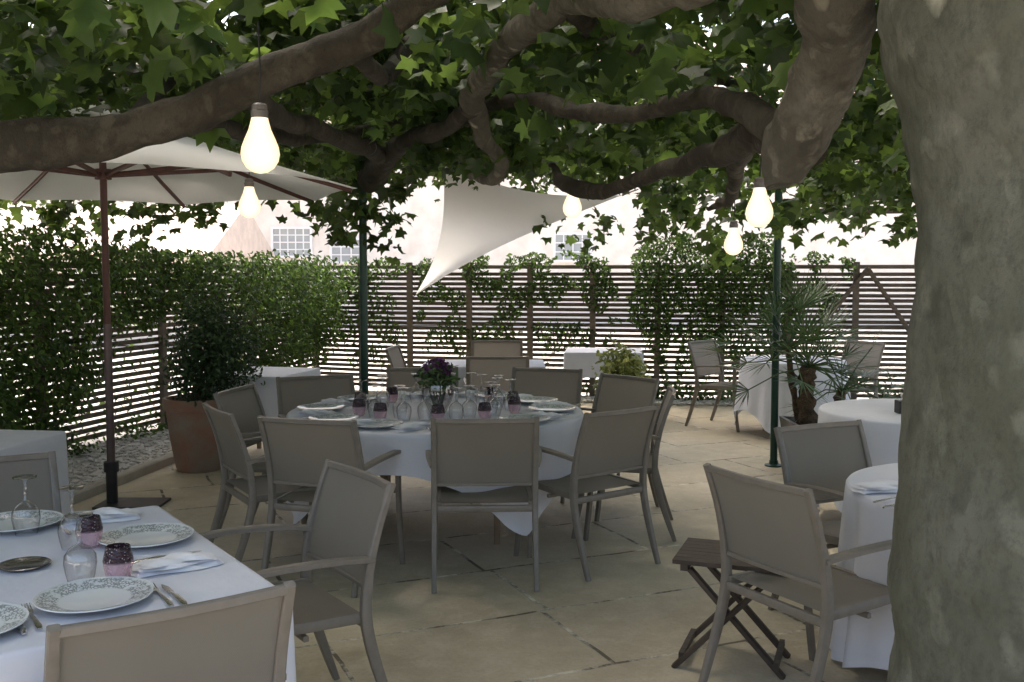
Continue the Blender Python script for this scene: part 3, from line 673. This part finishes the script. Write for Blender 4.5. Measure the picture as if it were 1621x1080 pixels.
def _nap():
    m=MB()
    for k,(s,dz) in enumerate(((1,.0),(.93,.010),(.8,.019))):
        def fn(u,v,s=s,dz=dz):
            x=(u-.5)*.26*s; y=(v-.5)*.11*s
            e=min(u,1-u,v,1-v); return (x+.006*math.sin(9*v+k),y+.010*math.sin(7*u+k*2),dz+.004+.010*max(0,math.sin(PI*u))**.5*max(0,math.sin(PI*v))**.5+.004*math.sin(14*u+5*v+k)*(e>0)-(0 if k else .004*(e==0)))
        m.grid(fn,18,8)
    return tag(m.build('folded_napkin',M['napkin'],ang=180),'x','napkin')
nap=once(_nap)
def _knife():
    m=MB(); m.sweep([(0,-.11,.004),(0,-.09,.006),(0,-.02,.007),(0,.005,.006),(0,.03,.005),(0,.08,.004),(0,.115,.003)],[.010,.017,.015,.009,.017,.018,.004],[.006,.008,.008,.005,.002,.002,.001]); return tag(m.build('table_knife',M['steel']),'x','knife')
knife=once(_knife)
def _fork():
    m=MB(); m.sweep([(0,-.1,.004),(0,-.08,.006),(0,0,.008),(0,.04,.007),(0,.055,.005),(0,.07,.005)],[.012,.016,.007,.007,.02,.022],[.004,.005,.004,.003,.002,.002])
    for k in(-1.5,-.5,.5,1.5): m.sweep([(k*.006,.068,.005),(k*.0062,.09,.006),(k*.006,.11,.010)],[.0035,.003,.0015],.002)
    return tag(m.build('table_fork',M['steel']),'x','fork')
fork=once(_fork)
seats=[('six',(-.136,5.08)),('seven',(-1.04,5.07)),('eight',(-1.6,5.45)),('nine',(-1.76,6.38)),('ten',(-1.4,7.15)),('twelve',(-.62,7.9)),('one',(.27,7.68)),('two',(.83,7.12)),('three',(1.0,6.3)),('four',(.6,5.42))]
for i,(nme,(x,y)) in enumerate(seats):
    d=Vector((x-TC[0],y-TC[1])).normalized(); s=Vector((-d.y,d.x)); rz=math.atan2(d.x,-d.y)
    P=lambda r,o:Vector(TC)+d*r+s*o
    w_=f"at the {nme} o'clock seat of the big round table"
    p=P(.735,0); plate(p.x,p.y,TZ,i,f"patterned dinner plate {w_}",'dinner plates on the big round table')
    p=P(.50,-.10+random.uniform(-.02,.02)); tumb(p.x,p.y,TZ,i,f"purple and pink tumbler {w_}",'tumblers on the big round table')
    p=P(.47,.03); wine(p.x,p.y,TZ,i,f"upturned wine glass beside the tumbler at the {nme} o'clock seat",'upturned wine glasses on the big round table')
    p=P(.38+random.uniform(-.03,.02),.13); wine(p.x,p.y,TZ,i,f"upturned wine glass away from the tumbler at the {nme} o'clock seat",'upturned wine glasses on the big round table')
    p=P(.72,.215); nap(p.x,p.y,TZ,rz+PI/2+random.uniform(-.3,.3),f"folded white napkin {w_}",'napkins on the big round table')
    p=P(.73,-.185); knife(p.x,p.y,TZ,rz,f"table knife {w_}",'knives on the big round table')
def T2(px,py): return gr(px,py,TZ)
GP='dinner plates on the near left table'
for px,py,l in ((150,953,'patterned dinner plate nearest the camera on the near left table'),(232,857,'patterned dinner plate in front of the left-facing armchair on the near left table'),(26,834,'patterned dinner plate at the far left of the near left table'),(-60,1000,'patterned dinner plate cut off at the left edge of the near left table')):
    p=T2(px,py); plate(p.x,p.y,TZ,px,l,GP)
for px,py,l in ((42,846,'upturned wine glass at the far left of the near left table'),(116,868,'upturned wine glass beside the farther tumbler on the near left table'),(128,922,'upturned wine glass beside the nearer tumbler on the near left table')):
    p=T2(px,py); wine(p.x,p.y,TZ,0,l,'upturned wine glasses on the near left table')
for px,py,l in ((188,918,'purple and pink tumbler behind the nearest plate'),(142,866,'purple and pink tumbler left of the second plate on the near left table')):
    p=T2(px,py); tumb(p.x,p.y,TZ,0,l,'tumblers on the near left table')
for px,py,a,l in ((278,898,R(35),'folded white napkin at the right edge of the near left table'),(160,822,R(20),'folded white napkin at the far corner of the near left table')):
    p=T2(px,py); nap(p.x,p.y,TZ,a,l,'napkins on the near left table')
ar=math.atan2(.568,.823)
for px,py,a,fn,l,g in ((255,946,ar,fork,'fork right of the nearest plate, inner piece','cutlery on the near left table'),(275,944,ar,knife,'knife right of the nearest plate, outer piece','cutlery on the near left table'),
    (26,986,ar,knife,'knife left of the nearest plate, outer piece','cutlery on the near left table'),(52,980,ar,fork,'fork left of the nearest plate, inner piece','cutlery on the near left table'),
    (262,884,R(-50),knife,'knife between the second plate and the napkin','cutlery on the near left table'),(100,838,R(35),fork,'fork at the far side of the near left table','cutlery on the near left table')):
    p=T2(px,py); fn(p.x,p.y,TZ,a,l,g)
p=T2(38,897); m=MB(); m.lathe([(.001,.003),(.052,.003),(.060,.008),(.072,.011),(.076,.009),(.06,.0),(.001,.0)],36); o=m.build('silver_dish',M['silver']); o.location=(p.x,p.y,TZ); tag(o,'small flat silver dish on the near left table','dish')
p=gr(1398,776,TZ); nap(p.x,p.y,TZ+.002,R(15),'folded white napkin on the round table beside the plane trunk','napkins')
for k,(px,py) in enumerate(((1412,792),(1430,800))):
    p=gr(px,py,TZ); (fork,knife)[k](p.x,p.y,TZ,R(-60),('fork','knife')[k]+' on the round table beside the plane trunk','cutlery on the nearest right table')
p=gr(1432,654,TZ); t=thing('condiment_holder','small black holder with a glass on the farther right round table','holder',(p.x,p.y,TZ))
m=MB(); m.box((0,0,.04),(.10,.08,.078)); m.build('tray',M['black'],t); m=MB(); m.lathe([(.001,.079),(.025,.08),(.028,.125),(.026,.125)],16); m.build('glass_cup',M['glass'],t)
V0=gr(693,655,TZ)
m=MB(); m.lathe([(.001,.004),(.045,.0),(.05,.01),(.07,.05),(.095,.10),(.10,.14),(.09,.185),(.088,.182),(.093,.14),(.088,.10),(.06,.05),(.04,.016),(.001,.012)],32)
o=m.build('glass_vase',M['glass']); o.location=(V0.x,V0.y,TZ); tag(o,'round clear glass vase in the middle of the big round table','vase')
fl=thing('flower_bouquet','purple frilly flowers with green leaves in the glass vase','flowers',(V0.x,V0.y,TZ))
m=MB()
for k in range(16):
    a=k*2.4; m.tube([(.02*math.cos(a),.02*math.sin(a),.012),(.05*math.cos(a+1),.05*math.sin(a+1),.14),(.05*math.cos(a+1),.05*math.sin(a+1),.25)],.004,6)
m.build('stems',M['palm'],fl)
for cx,cy,cz,rr in ((-.035,-.02,.285,.055),(.045,.0,.275,.047),(.0,.04,.305,.042)):
    n=240; q=rng.normal(size=(n,3)); q/=np.linalg.norm(q,axis=1)[:,None]; P_=q*rr*rng.uniform(.5,1,n)[:,None]+np.array([cx,cy,cz]); cloud('flower_head',P_,q+rng.normal(size=(n,3))*.6,rng.uniform(.015,.032,n),T_OVAL,M['purple'],fl)
n=190; a=rng.random(n)*2*PI; rr=rng.uniform(.04,.14,n); cloud('leaves',np.stack([rr*np.cos(a),rr*np.sin(a),.23+rng.normal(size=n)*.035],1),up_normals(n,.7),rng.uniform(.03,.065,n),T_OVAL,M['palm'],fl)
# ------------------------------------------------------------ folding stool
st=thing('folding_stool','dark wooden folding stool with slatted top behind the right armchair','stool',(.93,4.16,0),R(-20))
m=MB()
for k in range(7): m.box((0,-.156+k*.052,.452),(.45,.049,.018))
m.build('seat',M['dwood'],st)
m=MB()
for s in(-1,1): m.box((s*.18,0,.4275),(.03,.33,.029))
m.build('seat_frame',M['dwood'],st)
for s in(-1,1):
    for dd in(-1,1):
        m=MB(); y=s*(.150 if dd>0 else .118); m.sweep([(-dd*.22,y,0),(dd*.165,y,.412)],.022,.040,(0,1,0)); m.build('leg',M['dwood'],st)
for x in(-.19,.19):
    m=MB(); m.box((x,0,.05),(.022,.30,.026)); m.build('stretcher',M['dwood'],st)
# ------------------------------------------------------------ green poles
def pole(px,py0,Y,ztop,label):
    b=at(px,py0,Y); t=thing('steel_pole',label,'pole',(b.x,Y,0),0,'green poles holding up the branches')
    m=MB(); m.tube([(0,0,0),(0,0,ztop)],.031,16,(0,1,0)); m.build('shaft',M['green'],t)
    m=MB(); m.lathe([(.0,.0),(.075,.0),(.075,.012),(.04,.02),(.036,.05),(.03,.05)],20); m.build('base_collar',M['green'],t)
    m=MB(); m.sweep([(-.10,0,ztop+.03),(0,0,ztop-.005),(.10,0,ztop+.03)],.05,.012); m.build('branch_cradle',M['green'],t)
pole(577,600,8.0,2.41,'dark green steel pole behind the round table propping a branch')
pole(1226,660,8.4,2.36,'dark green steel pole beside the potted palm propping a branch')
# ------------------------------------------------------------ parasol
ub=gr(178,800,0); U=thing('parasol','white canvas parasol with reddish wooden pole at the left','parasol',(ub.x,ub.y,0),R(0))
ZR,ZA,RU=2.20,2.74,1.74
def uc(a,t):
    k=(a/(PI/4))%1; s=math.cos(PI/8)/math.cos((k-.5)*PI/4)
    r=RU*t*s
    return (r*math.cos(a),r*math.sin(a),ZA-(ZA-ZR)*t**1.08-(.03*math.sin(PI*t))+.02*math.sin(PI*k)*t*t)
m=MB(); m.grid(lambda u,v:uc(u*2*PI,.02+.98*v),64,12); m.build('canopy',M['canvas'],U,ang=12)
m=MB(); m.grid(lambda u,v:tuple(x if i<2 else x+.035 for i,x in enumerate(uc(u*2*PI,.01+.22*v))),64,4); m.build('top_vent',M['canvas'],U,ang=12)
m=MB(); m.tube([(0,0,1.25),(0,0,ZA-.03)],.024,16,(0,1,0)); m.build('pole',M['redwood'],U)
m=MB(); m.tube([(0,0,.30),(0,0,1.27)],.0275,16,(0,1,0)); m.build('metal_sleeve',M['tin'],U)
m=MB(); m.lathe([(.001,ZA+.04),(.03,ZA+.06),(.02,ZA+.11),(.001,ZA+.13)],16); m.build('finial',M['redwood'],U)
m=MB(); m.lathe([(.024,ZR+.06),(.055,ZR+.06),(.055,ZR+.13),(.024,ZR+.13)],16); m.build('runner',M['redwood'],U)
for k in range(8):
    a=k*PI/4; ca,sa=math.cos(a),math.sin(a)
    m=MB(); m.sweep([(r*ca,r*sa,ZA-.028-(ZA-ZR)*(r/RU)**1.08-.03*math.sin(PI*r/RU)) for r in (.04,.4,.8,1.2,1.7)],.02,.028); m.build('rib',M['redwood'],U)
    m=MB(); r=.92; m.sweep([(.05*ca,.05*sa,ZR+.09),(r*ca,r*sa,ZA-.05-(ZA-ZR)*(r/RU)**1.08-.03)],.022,.03); m.build('strut',M['redwood'],U)
m=MB(); m.tube([(0,0,.02),(0,0,.30)],.038,16,(0,1,0)); m.lathe([(.039,.24),(.050,.24),(.050,.31),(.028,.312)],16); m.build('base_tube',M['black'],U)
m=MB(); m.box((.14,0,.012),(.44,.30,.018)); m.build('base_plate',M['black'],U)
# ------------------------------------------------------------ sail
A_=at(702,250,9.5); B_=at(985,309,9.3); C_=at(657,468,13.35)
def sailp(u,v):
    s=.015+.985*u; t=v
    CA=C_.lerp(A_,s)+(B_-A_)*.085*math.sin(PI*s); CB=C_.lerp(B_,s)+(A_-B_)*.075*math.sin(PI*s)
    p=CA.lerp(CB,t); p=p+(C_-(A_+B_)/2)*.09*(s**2)*4*t*(1-t)*.9
    p.y+=.25*math.sin(PI*s)*math.sin(PI*t); return p
s_=thing('shade_sail','white triangular shade sail stretched above the back fence','shade sail',(A_.x,A_.y,0)); so_=Vector((A_.x,A_.y,0))
m=MB(); m.grid(lambda u,v:tuple(sailp(u,v)-so_),28,22); m.build('sail',M['sail'],s_,ang=180)
for p,q in ((A_,at(695,215,9.3)),(B_,at(1010,300,9.0)),(C_,at(648,472,13.45))):
    m=MB(); m.tube([tuple(p-so_),tuple(q-so_)],.006,6); m.build('cord',M['tin'],s_)
# ------------------------------------------------------------ bulbs
def bulb(px,py,wpx,label):
    wd=.135; Y=F*wd/wpx; c=at(px,py,Y); t=thing('hanging_bulb',label,'lamp',tuple(c),0,'lit bulbs hanging from the branches')
    r=wd/2; m=MB(); m.lathe([(.001,-r*1.02),(r*.35,-r*.96),(r*.7,-r*.74),(r*.93,-r*.38),(r,0),(r*.95,r*.36),(r*.78,r*.8),(r*.58,r*1.25),(r*.46,r*1.7),(r*.42,r*1.9)],28); m.build('glass_bulb',M['bulb'],t)
    m=MB(); m.lathe([(r*.44,r*1.85),(r*.46,r*2.2),(r*.40,r*2.25),(r*.40,r*2.5),(r*.3,r*2.6),(.004,r*2.65)],16); m.build('socket',M['socket'],t)
    m=MB(); m.tube([(0,0,r*2.6),(.005,0,r*2.6+.1),(0,0,r*2.6+.28)],.0035,6,(0,1,0)); m.build('cord',M['black'],t)
bulb(412,244,60,'lit bulb hanging in front of the parasol, the largest of all')
bulb(1202,338,43,'lit bulb left of the right green pole, larger and higher of the pair')
bulb(1161,389,30,'lit bulb hanging lowest, left of the right green pole')
bulb(906,330,30,'lit bulb hanging at the tip of the white sail')
bulb(395,328,34,'lit bulb hanging below the rim of the parasol')
bulb(1470,322,30,'lit bulb half hidden behind the plane trunk')
# ------------------------------------------------------------ pots and plants
def pot(m,r,h):
    m.lathe([(.001,0),(r*.66,0),(r*.72,.03),(r*.88,h*.45),(r*.96,h*.8),(r*.97,h*.84),(r*1.05,h*.85),(r*1.07,h*.92),(r*1.05,h),(r*.93,h),(r*.9,h*.93)],40,wob=lambda a,z:1+.015*math.sin(3*a+z*6))
pt=thing('potted_bush','dark leafy bush in a large weathered terracotta pot by the hedge','potted plant',(-2.58,8.25,0))
m=MB(); pot(m,.26,.60); m.build('pot',M['terra'],pt); m=MB(); m.lathe([(.001,.55),(.23,.555)],24); m.build('soil',M['soil'],pt)
m=MB()
for k in range(9):
    a=k*2.4; m.tube([(.03*math.cos(a),.03*math.sin(a),.52),(.08*math.cos(a)+.05,.08*math.sin(a),.75),(.18*math.cos(a)+.1,.18*math.sin(a),1.0)],[.016,.011,.005],6)
m.build('stem',M['stem'],pt)
pos=[]
while len(pos)<5600:
    q=rng.normal(size=3); q/=np.linalg.norm(q); rr=random.random()**.5
    x,y,z=q*rr*np.array([.36,.36,.44]); b=1+.4*noise.noise(Vector(tuple(q*2.6)))+.10*random.gauss(0,1)
    if noise.noise(Vector((x*7,y*7,z*7)))<-.3: continue
    pos.append((x*b+.13-(.06 if z<-.2 else 0),y*b,z*b+.95))
cloud('foliage',pos,np.array(pos)-np.array([.13,0,.85])+rng.normal(size=(len(pos),3))*.45,rng.uniform(.025,.055,len(pos)),T_OVAL,M['bush'],pt)
pv=thing('potted_shrub','yellow variegated shrub behind the right chairs of the round table','potted plant',(.99,9.0,0))
m=MB(); pot(m,.17,.36); m.build('pot',M['terra'],pv)
pos=[]
while len(pos)<1300:
    q=rng.normal(size=3); q/=np.linalg.norm(q); rr=random.random()**.4
    x,y,z=q*rr*np.array([.23,.2,.28]); b=1+.55*noise.noise(Vector(tuple(q*2.6))); pos.append((x*b,y*b,z*b+.68))
cloud('foliage',pos,np.array(pos)-np.array([0,0,.5])+rng.normal(size=(len(pos),3))*.35,rng.uniform(.04,.075,len(pos)),T_OVAL,M['varie'],pv)
m=MB(); m.tube([(0,0,.3),(0,0,.6)],.012,6,(0,1,0)); m.build('stem',M['stem'],pv)
pp=thing('potted_palm','fan palm with shaggy trunks in a square grey planter beside the right green pole','potted plant',(2.50,8.15,0))
m=MB()
s0,s1,hh=.20,.26,.42
vs=[(sx*s0,sy*s0,0) for sx,sy in((-1,-1),(1,-1),(1,1),(-1,1))]+[(sx*s1,sy*s1,hh) for sx,sy in((-1,-1),(1,-1),(1,1),(-1,1))]+[(sx*(s1-.03),sy*(s1-.03),hh) for sx,sy in((-1,-1),(1,-1),(1,1),(-1,1))]+[(sx*(s1-.04),sy*(s1-.04),hh-.06) for sx,sy in((-1,-1),(1,-1),(1,1),(-1,1))]
m.add(vs,[(3,2,1,0)]+[(r*4+i,r*4+(i+1)%4,r*4+4+(i+1)%4,r*4+4+i) for r in range(3) for i in range(4)]); m.build('planter',M['planter'],pp,smooth=False)
m=MB(); m.add([(-.219,-.219,.365),(.219,-.219,.365),(.219,.219,.365),(-.219,.219,.365)],[(0,1,2,3)]); m.build('soil',M['soil'],pp)
heads=[((-.08,0,.34),(-.11,.02,.62),(-.10,.0,.86),.07,24,.44,.33),((.10,.05,.34),(.14,.05,.5),(.19,.03,.66),.05,18,.38,.30),((-.12,.1,.34),(-.2,.1,.7),(-.24,.08,1.0),.03,18,.46,.33)]
fr=MB()
def blade(m,o,dv,up,L,w):
    sd=dv.cross(up).normalized(); tip=o+dv*L+Vector((0,0,-.05*L)); mid=o+dv*L*.45
    m.add([o-sd*w*.3,o+sd*w*.3,mid+sd*w,tip,mid-sd*w],[(0,1,2,4),(4,2,3)])
for a0,a1,a2,r0,nfz,pl,bl in heads:
    m=MB(); limb(m,[a0,a1,a2],[r0,r0*.95,r0*.8],n=14,bump=.45,fr=22,up=(0,1,0)); m.build('trunk',M['fibre'],pp)
    h=Vector(a2)
    for k in range(nfz):
        az=k*2.399+random.uniform(-.3,.3); el=R(random.uniform(-20,75)); d=Vector((math.cos(az)*math.cos(el),math.sin(az)*math.cos(el),math.sin(el)))
        L=pl*random.uniform(.65,1.3); e=h+d*L; e.z-=.05*math.cos(el); fr.tube([tuple(h),tuple(h+d*L*.5+Vector((0,0,.015))),tuple(e)],[.007,.006,.005],5)
        d2=(e-(h+d*L*.5)).normalized(); sd=d2.cross(Vector((0,0,1))); sd=sd.normalized() if sd.length>.05 else Vector((1,0,0)); upn=sd.cross(d2).normalized()
        sd=(sd+upn*random.uniform(-.6,.6)).normalized(); upn=sd.cross(d2).normalized()
        for j in range(15):
            th=R(-72+144*j/14+random.uniform(-3,3)); bd=(d2*math.cos(th)+sd*math.sin(th)+upn*random.uniform(.05,.28)).normalized(); blade(fr,e,bd,upn,bl*(.6+.4*math.cos(th*.9))*random.uniform(.8,1.12),.0072)
o=fr.build('fronds',M['palm'],pp,smooth=False)
at_=o.data.attributes.new('rnd','FLOAT','POINT'); at_.data.foreach_set('value',np.random.default_rng(2).random(len(o.data.vertices)).astype(np.float32)*.8)
# ------------------------------------------------------------ far structures
t=thing('pergola_frame','thin dark pergola beam above the back fence at the right','pergola',(3.0,11.3,0))
m=MB(); m.box((4.2,.0,1.14),(.06,.06,2.28)); m.build('post',M['slat'],t)
m=MB(); m.sweep([(0,0,2.29),(4.3,0,2.31)],.05,.06); m.build('beam',M['slat'],t)
def house(label,x0,x1,Y,h,roofh,wins,depth=8,group=None):
    t=thing('stone_house',label,'house',((x0+x1)/2,Y,0),0,group); W=x1-x0
    m=MB(); m.box((0,depth/2,h/2),(W,depth,h)); m.build('wall',M['wall'],t,smooth=False)
    m=MB(); m.add([(-W/2-.4,-.5,h-.12),(W/2+.4,-.5,h-.12),(W/2+.4,depth/2,h+roofh),(-W/2-.4,depth/2,h+roofh),(-W/2-.4,depth+.5,h-.12),(W/2+.4,depth+.5,h-.12)],[(0,1,2,3),(3,2,5,4),(0,3,4),(1,5,2)])
    m.build('roof',M['roof'],t,smooth=False)
    for (cx,cz,ww,hh,nx,nz) in wins:
        fr_=MB(); x=cx-(x0+x1)/2
        for s in(-1,1): fr_.box((x+s*ww/2,-.03,cz),(.07,.1,hh+.07)); fr_.box((x,-.03,cz+s*hh/2),(ww-.07,.1,.07))
        for k in range(1,nx): fr_.box((x-ww/2+ww*k/nx,-.03,cz),(.035,.06,hh-.07))
        for k in range(1,nz): fr_.box((x,-.032,cz-hh/2+hh*k/nz),(ww-.07,.05,.035))
        f_=fr_.build('window',M['white'],t,smooth=False); p_=MB(); p_.box((x,-.01,cz),(ww-.05,.03,hh-.05)); p_.build('pane',M['pane'],f_,smooth=False)
house('long pale house behind the fence with small paned windows',-16,22,30,6.5,3,[(-6.5,2.45,1.15,.85,5,4),(-4.9,2.2,.9,.7,3,3),(1.8,2.3,1.1,.8,4,3),(-11,2.4,1.2,1,4,4),(14,2.4,1.2,1,4,4)],8)
house('low pale outbuilding with tiled roof beyond the hedge at left',-13,-6.8,22,2.1,1.1,[(-9,1.3,.8,.8,2,2)],5)
